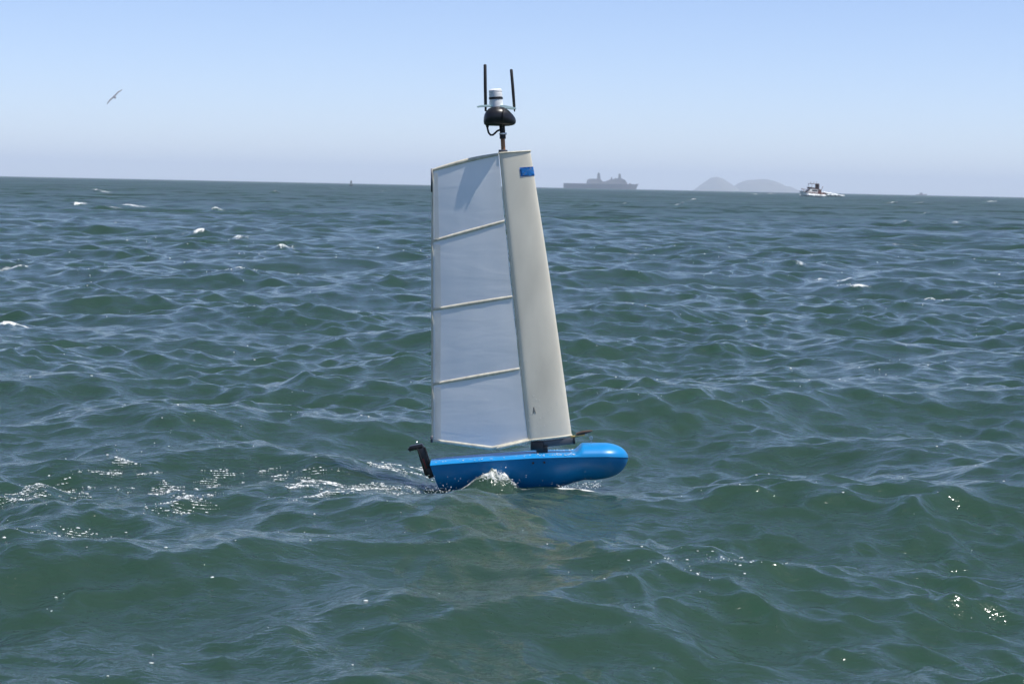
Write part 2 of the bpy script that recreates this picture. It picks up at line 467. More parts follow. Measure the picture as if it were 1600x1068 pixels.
# ------------------------------------------------------------------ haze
hb = bmesh.new()
add_box(hb, (0, 0, 164.0), 76000, 76000, 332.0)
hz_me = bpy.data.meshes.new('haze'); hb.to_mesh(hz_me); hb.free()
hz, hn, hl, hp = mat('haze_air')
hn.remove(hp)
pv = hn.new('ShaderNodeVolumePrincipled')
pv.inputs['Color'].default_value = (.77, .86, 1.0, 1)
pv.inputs['Density'].default_value = 7.0e-5
pv.inputs['Anisotropy'].default_value = 0.0
hl.new(pv.outputs[0], hn['Material Output'].inputs['Volume'])
haze = link('haze', hz_me, hz, None, False)
tag(haze, 'pale blue sea haze over the water', kind='stuff')

# ------------------------------------------------------------------ far vessels
M_SHIP = simple('navy_grey_paint', (.20, .21, .23), .6, var=.15, scale=.05)
M_SHIPD = simple('navy_dark_window', (.02, .022, .025), .4)
YS = 7200.0
def warship():
    k = YS / F
    o = W(938, 297.3, YS); root = empty('warship', (o.x, YS, 0))
    def X(px): return (px - 938) * k
    def Z(py): return (297.0 - py) * k + 1.0
    def part(name, poly, hw, taper=0.8, mat_=M_SHIP):
        bm = bmesh.new()
        pts = [(X(a), Z(b)) for a, b in poly]
        zmin = min(z for _, z in pts); zmax = max(z for _, z in pts)
        rings = []
        for s in (-1, 1):
            rings.append([(x, s * hw * (1 - (1 - taper) * (z - zmin) / (zmax - zmin + .01)), z) for x, z in pts])
        add_loft(bm, rings)
        return from_bm(name, bm, mat_, root, False)
    # hull with a pointed, flared bow
    bm = bmesh.new(); rings = []
    for i in range(21):
        t = i / 20; px = 880.5 + t * 114.5
        w = 15 * (1 - max(0, (t - .72) / .28) ** 2) + .2
        zt = Z(interp(px, [(880, 289.6), (918, 289.6), (980, 289.2), (990, 289.2), (996, 288.2)]))
        fl = 1.3 * max(0, (t - .8) / .2) ** 2 * 4
        rings.append([(X(px) - fl, -w * .8, -3), (X(px) + fl, -w, zt), (X(px) + fl, w, zt), (X(px) - fl, w * .8, -3)])
    add_loft(bm, rings); from_bm('hull', bm, M_SHIP, root, False)
    part('hangar', [(916, 289.8), (917.5, 283.5), (921, 282), (931, 282), (933, 281), (939, 283.5), (941, 285.5), (941, 289.8)], 12)
    part('mid_deckhouse', [(940, 289.8), (940.5, 286), (946, 285.5), (953, 282.5), (953, 289.8)], 11)
    part('bridge', [(952, 289.8), (953, 282.6), (958, 281.8), (961, 280.5), (972, 281), (976, 283), (979, 287), (980, 289.8)], 12)
    part('aft_mast', [(932.3, 283), (933, 273.5), (935, 272.2), (936.8, 274), (938, 283)], 3, .5)
    part('foremast', [(965, 281.5), (966, 276), (965.4, 274.5), (967.5, 272.8), (969.5, 275), (969.5, 277), (970.5, 281.5)], 3, .6)
    part('radar_dome', [(953.5, 283), (954, 280), (955, 278.5), (956, 280), (956.5, 283)], 2.5, .6)
    part('bow_gun', [(982, 289.6), (982.4, 287.8), (985.5, 287.8), (986, 289.6)], 2.5, .7)
    bm = bmesh.new(); add_tube(bm, [(X(935), 0, Z(273)), (X(935.2), 0, Z(269))], .5, 6); from_bm('aerial', bm, M_SHIP, root)
    bm = bmesh.new(); add_box(bm, (X(975), -11.6, Z(284.2)), 8, .5, 1.5); from_bm('bridge_window', bm, M_SHIPD, root, False)
    tag(root, 'large grey warship with two masts on the horizon', 'warship')
warship()

def far_trawler():
    Y = 8200.0; k = Y / F
    o = W(1440, 302, Y); root = empty('distant_ship', (o.x, Y, 0))
    bm = bmesh.new(); rings = []
    for i in range(11):
        t = i / 10; x = (t - .5) * 17 * k; w = 5 * (1 - max(0, (t - .7) / .3) ** 2) + .2; zt = 4 + 2.5 * max(0, t - .6) * 2.5
        rings.append([(x, -w * .8, -2), (x, -w, zt), (x, w, zt), (x, w * .8, -2)])
    add_loft(bm, rings); from_bm('hull', bm, M_SHIP, root, False)
    bm = bmesh.new(); add_box(bm, (-2, 0, 7), 12, 7, 7, bev=.5); from_bm('wheelhouse', bm, M_SHIP, root, False)
    bm = bmesh.new(); add_tube(bm, [(-1, 0, 10), (-1, 0, 15)], [.5, .25], 6); from_bm('mast', bm, M_SHIP, root)
    tag(root, 'tiny faint ship on the horizon at far right', 'ship')
far_trawler()

M_BUOY = simple('buoy_grey_green', (.10, .12, .12), .5)
def buoy():
    Y = 1400.0; k = Y / F
    o = W(548.5, 291, Y); root = empty('channel_buoy', (o.x, Y, 0))
    bm = bmesh.new(); add_tube(bm, [(0, 0, -.5), (0, 0, .2), (0, 0, .7), (0, 0, .9)], [1.0, 1.25, 1.2, .8], 16); from_bm('float', bm, M_BUOY, root)
    for a in range(4):
        c, s = math.cos(a * math.pi / 2 + .5), math.sin(a * math.pi / 2 + .5)
        bm = bmesh.new(); add_tube(bm, [(c * .75, s * .75, .8), (c * .4, s * .4, 2.9)], .1, 6); from_bm('tower_leg', bm, M_BUOY, root)
    bm = bmesh.new(); add_box(bm, (0, 0, 2.95), 1.0, 1.0, .12); from_bm('platform', bm, M_BUOY, root, False)
    bm = bmesh.new(); add_box(bm, (0, 0, 2.4), 1.15, .1, .9); from_bm('day_board', bm, M_BUOY, root, False)
    bm = bmesh.new(); add_tube(bm, [(0, 0, 3.0), (0, 0, 3.4), (0, 0, 3.75), (0, 0, 3.9)], [.25, .3, .28, .1], 10); from_bm('lantern', bm, M_BUOY, root)
    tag(root, 'small dark channel buoy on the horizon left of the sail', 'buoy')
buoy()

M_WHITE = simple('boat_white_gelcoat', (.75, .75, .72), .3, var=.04)
M_DARK = simple('boat_dark_canvas', (.12, .05, .04), .7)
M_GLASS = simple('boat_dark_glass', (.02, .025, .03), .1)
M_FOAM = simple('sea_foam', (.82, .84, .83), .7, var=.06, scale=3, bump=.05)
def motor_boat():
    Y = 950.0; k = Y / F
    o = W(1270, 308, Y); root = empty('motor_boat', (o.x, Y, 0.15))
    root.rotation_euler = (0, 0, math.radians(28)); root.scale = (1.15, 1.15, 1.15)
    bm = bmesh.new(); rings = []
    Lb = 12.5
    for i in range(17):
        t = i / 16; x = -(t - .5) * Lb
        w = 1.95 * (1 - max(0, (t - .45) / .55) ** 2.2) + .03
        zs = 1.15 + 1.0 * t ** 2
        fl = -.7 * max(0, (t - .6) / .4) ** 2
        rings.append([(x - fl * .6, 0, -.5 + .4 * t ** 3), (x - fl * .2, -w * .8, .05 + .3 * t ** 3), (x + fl, -w, zs), (x + fl, w, zs), (x - fl * .2, w * .8, .05 + .3 * t ** 3)])
    add_loft(bm, rings); from_bm('hull', bm, M_WHITE, root, True, 30)
    bm = bmesh.new(); rings = []
    for i in range(13):
        t = i / 12; x = -(t - .5) * (Lb - .3)
        w = 1.99 * (1 - max(0, (t - .45) / .55) ** 2.2) + .04
        zs = 1.15 + 1.0 * t ** 2; fl = -.7 * max(0, (t - .6) / .4) ** 2
        rings.append([(x + fl, -w, zs - .3), (x + fl, -w, zs + .05), (x + fl, w, zs + .05), (x + fl, w, zs - .3)])
    add_loft(bm, rings); from_bm('rub_rail', bm, M_DARK, root, False)
    bm = bmesh.new(); prism(bm, [(1.5, 1.2), (1.5, 2.9), (-2.0, 2.9), (-3.4, 1.9), (-3.9, 1.6)], -1.35, 1.35); cab = from_bm('cabin', bm, M_WHITE, root, False)
    bm = bmesh.new(); add_box(bm, (-.1, -1.36, 2.35), 2.6, .05, .6); from_bm('side_window', bm, M_GLASS, cab, False)
    bm = bmesh.new(); add_box(bm, (-.1, 1.36, 2.35), 2.6, .05, .6); from_bm('side_window', bm, M_GLASS, cab, False)
    bm = bmesh.new(); prism(bm, [(-2.2, 2.75), (-2.15, 2.8), (-3.35, 2.0), (-3.4, 1.95)], -1.2, 1.2); from_bm('windscreen', bm, M_GLASS, cab, False)
    bm = bmesh.new(); prism(bm, [(2.4, 2.95), (2.4, 3.15), (-1.9, 3.15), (-2.3, 3.75), (-2.1, 3.75), (-1.7, 3.0)], -1.4, 1.4); from_bm('flybridge', bm, M_DARK, root, False)
    bm = bmesh.new(); add_box(bm, (.2, 0, 5.15), 3.9, 2.7, .22, bev=.08); from_bm('canopy', bm, M_DARK, root, False)
    bm = bmesh.new(); add_box(bm, (2.1, 0, 4.0), .2, 2.6, 2.2); from_bm('canopy_curtain', bm, M_DARK, root, False)
    for sx in (-1.5, 2.0):
        for sy in (-1.25, 1.25):
            bm = bmesh.new(); add_tube(bm, [(sx, sy, 3.05), (sx, sy, 5.1)], .07, 6); from_bm('canopy_post', bm, M_DARK, root)
    bm = bmesh.new(); add_box(bm, (2.6, 0, 2.0), 1.7, 2.4, 1.7, bev=.1); from_bm('cockpit_enclosure', bm, M_DARK, root, False)
    for x in (-1.2, .4, 1.8):
        bm = bmesh.new(); add_tube(bm, [(x, .3, 5.2), (x + .25, .3, 6.2)], .05, 6); from_bm('rod', bm, M_DARK, root)
    bm = bmesh.new(); add_tube(bm, [(3.2, -1.3, 2.6), (4.0, -1.4, 4.1)], .1, 6); from_bm('outrigger', bm, M_DARK, root)
    bm = bmesh.new()
    add_tube(bm, [(-2.8, -1.75, 2.5), (-4.2, -1.3, 2.75), (-5.9, -.2, 3.1), (-6.2, 0, 3.1), (-5.9, .2, 3.1), (-4.2, 1.3, 2.75), (-2.8, 1.75, 2.5)], .06, 6); from_bm('bow_rail', bm, M_DARK, root)
    for px_, py_ in ((-3.2, -1.6), (-4.4, -1.2), (-5.4, -.6), (-3.2, 1.6), (-4.4, 1.2), (-5.4, .6)):
        bm = bmesh.new(); add_tube(bm, [(px_, py_, 1.6), (px_, py_, 2.65 + (-px_ - 3) * .15)], .05, 6); from_bm('rail_post', bm, M_DARK, root)
    tag(root, 'white motor boat with dark canopy speeding along the horizon', 'motor boat')
    # its wash
    bm = bmesh.new(); r = random.Random(3)
    for i in range(420):
        t = r.random(); side = r.choice((-1, 1))
        if r.random() < .66: x = 5.2 + 8.5 * t; y = r.uniform(-1.6, 1.6) * (1 + t); z = .4 + (1 - t) * r.uniform(0, 1.3)
        else: x = -4.5 + 9 * t; y = side * (1.6 + r.uniform(0, 1.1)); z = .2 + r.uniform(0, .5) * (1 - abs(t - .3))
        s = r.uniform(.3, .75)
        q = bmesh.ops.create_icosphere(bm, subdivisions=1, radius=s)
        bmesh.ops.transform(bm, matrix=Matrix.Translation((x, y, z)) @ Matrix.Diagonal((1.5, 1, .6, 1)), verts=q['verts'])
    w = from_bm('boat_wash', bm, M_FOAM, None, True, None)
    w.location = root.location; w.rotation_euler = root.rotation_euler; w.scale = root.scale
    tag(w, 'white foam wash along and behind the motor boat', 'foam', kind='stuff')
motor_boat()

# ------------------------------------------------------------------ the gull
M_GULL = simple('gull_feathers', (.24, .25, .28), .8, var=.2, scale=6)
def gull():
    Y = 130.0
    c = W(179, 151.5, Y); root = empty('flying_gull', c)
    k = Y / F
    bm = bmesh.new(); rings = []
    for t, rad in [(-.30, .01), (-.26, .03), (-.2, .05), (-.08, .075), (.06, .075), (.16, .05), (.22, .042), (.27, .045), (.31, .03), (.36, .008)]:
        rings.append([(rad * math.cos(a * math.pi / 5), t, rad * .85 * math.sin(a * math.pi / 5)) for a in range(10)])
    add_loft(bm, rings); from_bm('body', bm, M_GULL, root)
    for s in (-1, 1):
        bm = bmesh.new(); rings = []
        for x, yl, yt, z in [(0.03, .12, -.10, .02), (.16, .14, -.08, .035), (.32, .14, -.07, .045), (.46, .10, -.08, .04), (.58, .04, -.09, .03), (.68, -.03, -.09, .02)]:
            th = .018 * (1 - x)
            yl, yt = yl * 1.35 + .02, yt * 1.5 - .02
            rings.append([(s * x, yl, z), (s * x, (yl + yt) / 2 + .03, z + th), (s * x, yt, z), (s * x, (yl + yt) / 2 + .03, z - th * .5)])
        add_loft(bm, rings); from_bm('wing', bm, M_GULL, root)
    bm = bmesh.new(); prism(bm, [(-.03, 0), (.03, 0), (.06, .01), (-.06, .01)], -.42, -.24); from_bm('tail', bm, M_GULL, root, False)
    bm = bmesh.new(); add_tube(bm, [(0, .35, .0), (0, .40, -.008)], [.01, .003], 6); from_bm('beak', bm, M_GULL, root)
    root.rotation_euler = (math.radians(22), math.radians(-45), math.radians(6))
    tag(root, 'grey gull banking in flight high at left', 'bird')
gull()

# ------------------------------------------------------------------ the sailing robot
M_BLUE = simple('hull_blue_gelcoat', (.003, .205, .50), .36, var=.06, scale=9, dirt=((.035, .27, .52), 26, .58, .22))
M_WING = None
def translucent_mat(name, col, tcol, fac, rough=.35, scale=8, var=.05, clear=0.0, streak=True, wrinkle=0.0):
    m, n, l, p = mat(name)
    tc = n.new('ShaderNodeTexCoord')
    mp = n.new('ShaderNodeMapping'); mp.inputs['Scale'].default_value = (1, 1, .35) if streak else (1, 1, 1)
    l.new(tc.outputs['Object'], mp.inputs['Vector'])
    nz = n.new('ShaderNodeTexNoise'); nz.inputs['Scale'].default_value = scale; nz.inputs['Detail'].default_value = 6
    l.new(mp.outputs[0], nz.inputs['Vector'])
    rp = n.new('ShaderNodeValToRGB'); rp.color_ramp.elements[0].position = .3; rp.color_ramp.elements[1].position = .7
    rp.color_ramp.elements[0].color = (*[c * (1 - var) for c in col], 1); rp.color_ramp.elements[1].color = (*[min(1, c * (1 + var)) for c in col], 1)
    l.new(nz.outputs['Fac'], rp.inputs['Fac']); l.new(rp.outputs['Color'], p.inputs['Base Color'])
    p.inputs['Roughness'].default_value = rough
    if wrinkle:
        mq = n.new('ShaderNodeMapping'); mq.inputs['Rotation'].default_value = (0, math.radians(-18), 0); mq.inputs['Scale'].default_value = (1.2, 1, 5.5)
        l.new(tc.outputs['Object'], mq.inputs['Vector'])
        nw = n.new('ShaderNodeTexNoise'); nw.inputs['Scale'].default_value = 1.6; nw.inputs['Detail'].default_value = 3; nw.inputs['Distortion'].default_value = .8
        l.new(mq.outputs[0], nw.inputs['Vector'])
        bw = n.new('ShaderNodeBump'); bw.inputs['Distance'].default_value = wrinkle; bw.inputs['Strength'].default_value = 1
        l.new(nw.outputs['Fac'], bw.inputs['Height']); l.new(bw.outputs['Normal'], p.inputs['Normal'])
    t = n.new('ShaderNodeBsdfTranslucent'); t.inputs['Color'].default_value = (*tcol, 1)
    mx = n.new('ShaderNodeMixShader'); mx.inputs[0].default_value = fac
    l.new(p.outputs[0], mx.inputs[1]); l.new(t.outputs[0], mx.inputs[2])
    out = mx.outputs[0]
    if clear:
        tr = n.new('ShaderNodeBsdfTransparent'); m2 = n.new('ShaderNodeMixShader'); m2.inputs[0].default_value = clear
        l.new(out, m2.inputs[1]); l.new(tr.outputs[0], m2.inputs[2]); out = m2.outputs[0]
    l.new(out, n['Material Output'].inputs['Surface'])
    return m
M_WING = translucent_mat('wing_white_skin', (.83, .78, .66), (.85, .78, .62), .22, .38, 6, .13)
M_FILM = translucent_mat('sail_film', (.93, .94, .95), (.93, .94, .95), .42, .35, 4, .07, .03, True, .0022)
M_SPAR = translucent_mat('sail_spar_cream', (.74, .70, .57), (.65, .6, .46), .25, .5, 30, .2)
M_TAPE = translucent_mat('sail_white_tape', (.80, .82, .82), (.75, .78, .78), .45, .4, 20, .08)
M_BLACK = simple('black_plastic', (.012, .012, .014), .35, var=.3)
M_BLACKR = simple('black_rubber', (.010, .010, .011), .6, var=.3)
M_DGREY = simple('dark_grey_aluminium', (.10, .105, .115), .4, .3)
M_COPPER = simple('brown_rod', (.28, .13, .06), .4, .2)
M_WHT = simple('sensor_and_glint_white', (.72, .72, .72), .4, var=.03)  # also gives the water drops their painted white glint
M_MINT = simple('pale_mint_plastic', (.68, .86, .80), .5, var=.05)
M_BTAPE = simple('blue_masking_tape', (.03, .30, .80), .6, var=.3, scale=90, dirt=((.35, .50, .75), 95, .55, .7))
M_WOOD = simple('yellow_cane', (.55, .40, .14), .5)
M_FEATHER = simple('brown_vane', (.06, .035, .025), .7)
M_STEEL = simple('stainless_steel', (.6, .6, .6), .25, 1.0)
M_RED = simple('red_glint', (.20, .02, .015), .45)

O = W(850, 762, D); O.z = 0
bot = empty('sailing_robot', O)
def L(px, py, dy=0.0): return W(px, py, D + dy) - O
def build_robot():
    SEAM = [(672, 727), (700, 724.5), (762, 720), (834, 715.5), (905, 713.5), (950, 713), (981, 714)]
    def halfw(px):
        if px < 940: return interp(px, [(672, .125), (720, .142), (800, .152), (880, .152), (940, .148)])
        return .148 * math.sqrt(max(0, 1 - ((px - 940) / 41.0) ** 2.3)) + .0005
    def seam(px):
        w = halfw(px); p = L(px, interp(px, SEAM), -w); return p.x, w, p.z
    def depth(px):
        if px > 915: return .160 * max(0, 1 - ((px - 915) / 66.2) ** 3.4) ** .5 + .0004
        return interp(px, [(672, .165), (700, .19), (760, .225), (834, .225), (870, .208), (893, .182), (915, .160)])
    xs = list(np.linspace(672, 894, 30)) + list(np.linspace(896, 914, 12)) + list(np.linspace(918, 940, 6)) + [940 + 41 * math.sin(t) for t in np.linspace(0, math.pi / 2, 18)][1:]
    # hull shell
    bm = bmesh.new(); rings = []; NS = 15
    for px in xs:
        x, w, zs = seam(px); dpt = depth(px); ring = []
        rake = .34 * max(0, 1 - (px - 672) / 90)
        for k in range(2 * NS + 1):
            a = math.pi * k / (2 * NS)
            ca, sa = math.cos(a), math.sin(a)
            e = 2 / 2.5
            yy = -math.copysign(abs(ca) ** e, ca) * w * (1 - .5 * sa); zz = -abs(sa) ** e * dpt
            ring.append((x - rake * zz, yy, zs + zz))
        rings.append(ring)
    add_loft(bm, rings, False, (True, False))
    from_bm('hull', bm, M_BLUE, bot, True, 40)
    # deck with raised foredeck
    bm = bmesh.new(); rings = []
    ND = 18
    for px in xs:
        x, w, zs = seam(px); ring = []
        fwd = float(sstep(897, 912, px))
        c_aft = .012; c_fwd = .060 * math.sqrt(max(0, 1 - max(0, (px - 938) / 43.5) ** 2.8))
        if px > 979: c_fwd = min(c_fwd, .02)
        for k in range(ND + 1):
            s = -1 + 2 * k / ND
            s = math.sin(s * math.pi / 2)
            prof_a = 1 - s ** 6; prof_f = max(0, 1 - abs(s) ** 2.6) ** .55
            ring.append((x, s * (w + .0015), zs + .0015 + c_aft * prof_a * (1 - fwd) + c_fwd * prof_f * fwd))
        rings.append(ring)
    add_loft(bm, rings, False, (False, False))
    deck = from_bm('deck', bm, M_BLUE, bot, True, 50)
    # seam flange
    bm = bmesh.new()
    pts = [seam(px) for px in xs]
    path = [(x, -w - .0005, z) for x, w, z in pts] + [(x, w + .0005, z) for x, w, z in pts[::-1]]
    add_tube(bm, path, .0032, 8); from_bm('seam_flange', bm, M_BLUE, bot)
    # transom rim
    # drain holes
    for px, py in ((833, 723), (850.5, 722)):
        x, w, zs = seam(px)
        p = L(px, py, -w - .0)
        bm = bmesh.new(); add_tube(bm, [(p.x, -w * 1.03, p.z), (p.x, -w * .9, p.z)], .0062, 12); from_bm('drain_hole', bm, M_BLACKR, bot)
    # keel fin under water
    bm = bmesh.new()
    for_r = []
    for z, c, t in ((-.05, .20, .018), (-.35, .15, .012), (-.55, .12, .008)):
        for_r.append([(c * math.cos(a) * .5 - .05, t * math.sin(a), z) for a in np.linspace(0, 2 * math.pi, 12, endpoint=False)])
    add_loft(bm, for_r); from_bm('keel', bm, M_BLACK, bot)

    # ---- rudder gear at the stern
    def bar(name, a, b, w, t, m_, parent=bot, bev=.003):
        a = Vector(a); b = Vector(b); d = b - a
        zx = d.normalized(); yv = Vector((0, 1, 0)); xv = yv.cross(zx).normalized()
        R = Matrix((xv, yv, zx)).transposed()
        bm = bmesh.new(); add_box(bm, (a + b) / 2, w, t, d.length, R, bev); return from_bm(name, bm, m_, parent, True, 30)
    stock = bar('rudder_stock', L(656.5, 697), L(670.0, 741), .046, .05, M_BLACK)
    bar('rudder_arm', L(640, 700), L(661, 696), .030, .05, M_BLACK, bot, .006)
    bar('rudder_arm_tip', L(639, 703), L(644.5, 697), .022, .04, M_BLACK, stock)
    bar('rudder_strap', L(663.5, 698, -.03), L(678, 742, -.03), .010, .012, M_BLACKR, stock)
    bar('rudder_strap', L(652, 700, -.03), L(668, 741, -.03), .007, .012, M_BLACKR, stock)
    bar('red_glint_strip', L(661, 716, -.024), L(669, 738, -.024), .008, .008, M_RED, stock, .001)  # red strip standing in for the red glints between the straps
    bar('gudgeon', L(669, 730), L(674.5, 745), .034, .06, M_BLACK)
    bar('rudder_blade', L(690, 772), L(702, 810), .07, .014, M_BLACK)
    bm = bmesh.new(); p = L(651, 692.5, -.01); add_tube(bm, [p, p + Vector((0, 0, .012))], [.008, .006], 10); from_bm('bolt', bm, M_STEEL, stock)

    # ---- rigid wing
    TOP = (779.5, 828.5, 238.0, 234.5); BOT = (824.0, 893.5, 688.0, 681.0)
    def wing_pt(t, a, off=0.0):
        """t 0 top..1 bottom ; a angle round the section (0 = leading edge, + = near side, up to 1 = aft edge)"""
        xl = TOP[0] + (BOT[0] - TOP[0]) * t; xr = TOP[1] + (BOT[1] - TOP[1]) * t + 3.0 * math.sin(math.pi * t) * .6
        yl = TOP[2] + (BOT[2] - TOP[2]) * t; yr = TOP[3] + (BOT[3] - TOP[3]) * t
        ch = (xr - xl)
        th = .17 * ch * S
        s = abs(a)
        fx = 1 - (1 - math.cos(s * math.pi * .62)) / (1 - math.cos(math.pi * .62))     # 1 at the leading edge
        yy = math.sin(min(1, s / .93) * math.pi / 2) ** .9 * (1 - .25 * max(0, (s - .93) / .07) ** 1.6)
        p = L(xl + ch * fx, yl + (yr - yl) * fx, 0.0)
        n_ = Vector((math.cos(min(1, s / .93) * math.pi / 2), -math.copysign(math.sin(min(1, s / .93) * math.pi / 2), a), 0)).normalized()
        return p + Vector((0, -math.copysign(yy * th, a), 0)) + n_ * off
    angs = list(np.linspace(-1, 1, 45))
    bm = bmesh.new()
    ts = np.linspace(0, 1, 30)
    rings = []
    for t in ts: rings.append([wing_pt(t, a) for a in angs])
    add_loft(bm, rings, True, (True, True))
    wing = from_bm('wing', bm, M_WING, bot, True, 50)
    # end rims
    for t, nm in ((0.003, 'top_rim'), (.996, 'bottom_rim')):
        bm = bmesh.new(); pts = [wing_pt(t, a, .001) for a in angs]; pts.append(pts[0])
        add_tube(bm, pts, .0045, 8); from_bm(nm, bm, M_SPAR, wing)
    # aft edge strips of the wing (where the film is glued)
    bm = bmesh.new(); add_tube(bm, [wing_pt(t, .985, .0) for t in ts], .0014, 6); from_bm('film_edge', bm, M_SPAR, wing)
    # faint joint band across the wing
    bm = bmesh.new(); add_tube(bm, [wing_pt(.375, a, .0) for a in np.linspace(-.95, .95, 40)], .0004, 6); from_bm('skin_joint', bm, M_WING, wing)
    # blue tape, wrapped on the leading edge
    def patch(name, t0, t1, a0, a1, off, m_, n=10, mm=4, parent=wing):
        bm = bmesh.new(); g = []
        for i in range(mm + 1):
            t = t0 + (t1 - t0) * i / mm
            g.append([bm.verts.new(wing_pt(t, a0 + (a1 - a0) * j / n, off + .0006 * random.random())) for j in range(n + 1)])
        for i in range(mm):
            for j in range(n): bm.faces.new((g[i][j], g[i][j + 1], g[i + 1][j + 1], g[i + 1][j]))
        r = bmesh.ops.solidify(bm, geom=list(bm.faces), thickness=.0008)
        return from_bm(name, bm, m_, parent, True, 60)
    patch('masking_tape', .058, .089, .02, .58, .0022, M_BTAPE, 14, 6)
    # small dark letter-like scuff
    for t0, a0, t1, a1 in ((.884, .84, .906, .86), (.884, .84, .906, .82), (.899, .853, .899, .828)):
        bm = bmesh.new(); add_tube(bm, [wing_pt(t0 + (t1 - t0) * i / 4, a0 + (a1 - a0) * i / 4, .0006) for i in range(5)], .0013, 6); from_bm('ink_mark', bm, M_FEATHER, wing)
    # water drops on the lower wing, coloured white as sun glints
    bm = bmesh.new(); rr = random.Random(5)
    for i in range(90):
        t = 1 - abs(rr.gauss(0, .12)); a = rr.uniform(.15, .95)
        if t > .985: continue
        p = wing_pt(t, a, .0008)
        q = bmesh.ops.create_icosphere(bm, subdivisions=1, radius=rr.uniform(.0008, .002)); bmesh.ops.translate(bm, vec=p, verts=q['verts'])
    dr = from_bm('water_drop_glints', bm, M_WHT, wing, True, None); dr['kind'] = 'stuff'

    # ---- film covered tail: ribs and panels
    def wl(t): return wing_pt(t, .97)
    RIBS = [((675, 266), (779, 241)), ((676, 376.5), (788.5, 345.5)), ((676, 483.5), (800.5, 463.5)), ((676, 600), (812, 576)), ((675.5, 687.5), (825, 686))]
    def tail_pt(lp, rp, s, bulge=.012):
        """s: 0 leech .. 1 wing ; gentle camber toward the viewer"""
        px = lp[0] + (rp[0] - lp[0]) * s; py = lp[1] + (rp[1] - lp[1]) * s
        dy = -(.026 + .013 * (rp[1] - 240) / 446) * s - bulge * .6 * math.sin(math.pi * s)
        return L(px, py, dy)
    for i in range(4):
        (l0, r0_), (l1, r1_) = RIBS[i], RIBS[i + 1]
        bm = bmesh.new(); g = []
        NU, NV = 22, 16
        for v in range(NV + 1):
            fv = v / NV
            row = []
            for u in range(NU + 1):
                s = u / NU
                a = (l0[0] + (l1[0] - l0[0]) * fv, l0[1] + (l1[1] - l0[1]) * fv)
                b = (r0_[0] + (r1_[0] - r0_[0]) * fv, r0_[1] + (r1_[1] - r0_[1]) * fv)
                if i == 3:   # foot sags to a point
                    sag = 13.5 * (1 - abs(s - .63) / (.63 if s < .63 else .37)); a2 = sag * fv
                elif i == 0:
                    a2 = -(2.0 * math.sin(math.pi * s)) * (1 - fv)
                else: a2 = 0
                p = tail_pt(a, b, s, .012 + .006 * math.sin(math.pi * fv))
                p2 = p - Vector((0, 0, a2 * S))
                p2.y += .0015 * mnoise.noise(Vector((p.x * 9 + i, p.z * 5, 0)))
                row.append(bm.verts.new(p2))
            g.append(row)
        for v in range(NV):
            for u in range(NU): bm.faces.new((g[v][u], g[v][u + 1], g[v + 1][u + 1], g[v + 1][u]))
        from_bm('sail_panel', bm, M_FILM, bot, True, None)
    # ribs: slim tapered battens, thicker towards the wing on the middle
    for i, (lp, rp) in enumerate(RIBS):
        bm = bmesh.new(); rings = []
        for k in range(17):
            s = k / 16
            p = tail_pt(lp, rp, s, .012)
            if i == 0: p.z += 2.0 * math.sin(math.pi * s) * S
            if i == 4: p.z -= 13.5 * (1 - abs(s - .63) / (.63 if s < .63 else .37)) * S
            hh = .0112 + .0070 * math.sin(math.pi * s) * (1 if i in (0, 4) else .8)
            tt = .006 + .022 * math.sin(math.pi * min(1, .1 + .75 * s))
            ring = []
            for a in np.linspace(0, 2 * math.pi, 12, endpoint=False):
                ca, sa = math.cos(a), math.sin(a)
                ring.append(p + Vector((0, tt * .5 * math.copysign(abs(ca) ** .7, ca) + tt * .45 - .004, hh * math.copysign(abs(sa) ** .6, sa) * .72)))
            rings.append(ring)
        add_loft(bm, rings); from_bm('rib', bm, M_SPAR, bot, True, 60)
    # leech spar and its tapes
    bm = bmesh.new(); add_tube(bm, [L(676 - .6 * math.sin(i / 8 * math.pi), 264 + (690 - 264) * i / 8, .002) for i in range(9)], .0068, 10)
    sp = from_bm('leech_spar', bm, M_SPAR, bot)
    bm = bmesh.new(); add_tube(bm, [L(674.6, 263.5, -.002), L(674.6, 300, -.002)], .0058, 8); from_bm('spar_sleeve', bm, M_DGREY, sp)
    bm = bmesh.new(); add_tube(bm, [L(674.8, 680, -.001), L(674.8, 690.5, -.001)], .008, 8); from_bm('spar_end_cap', bm, M_DGREY, sp)
    for y0_, y1_, w0, w1 in ((381, 481, 9, 10), (488, 597, 10, 9), (604, 686, 10, 10), (270, 373, 5, 7)):
        bm = bmesh.new(); g = []
        for k in range(9):
            y = y0_ + (y1_ - y0_) * k / 8; w = w0 + (w1 - w0) * k / 8
            g.append([bm.verts.new(L(679 + w * q / 2, y, -.0098 - .0007 * q)) for q in range(3)])
        for a, b in zip(g, g[1:]):
            for q in range(2): bm.faces.new((a[q], a[q + 1], b[q + 1], b[q]))
        bmesh.ops.solidify(bm, geom=list(bm.faces), thickness=.0008)
        from_bm('leech_tape', bm, M_TAPE, bot, True, 40)
    # foot batten
    bm = bmesh.new(); a, b = L(776, 700, -.06), L(827, 688, -.05)
    add_tube(bm, [a, a.lerp(b, .1), a.lerp(b, .9), b], [.004, .012, .011, .008], 10); from_bm('foot_batten', bm, M_SPAR, bot)

    # ---- under the wing: boom box, mast step, vane
    bar('boom_box', L(839, 694, 0), L(897, 687.5, 0), .036, .06, M_DGREY)
    bar('boom_end_cap', L(895.5, 687.8, -.002), L(898.5, 687.6, -.002), .039, .064, M_BLACK)
    p = L(839, 695, 0); bm = bmesh.new(); add_box(bm, p, .078, .09, .056, None, .006); from_bm('mast_step', bm, M_BLACK, bot, True, 30)
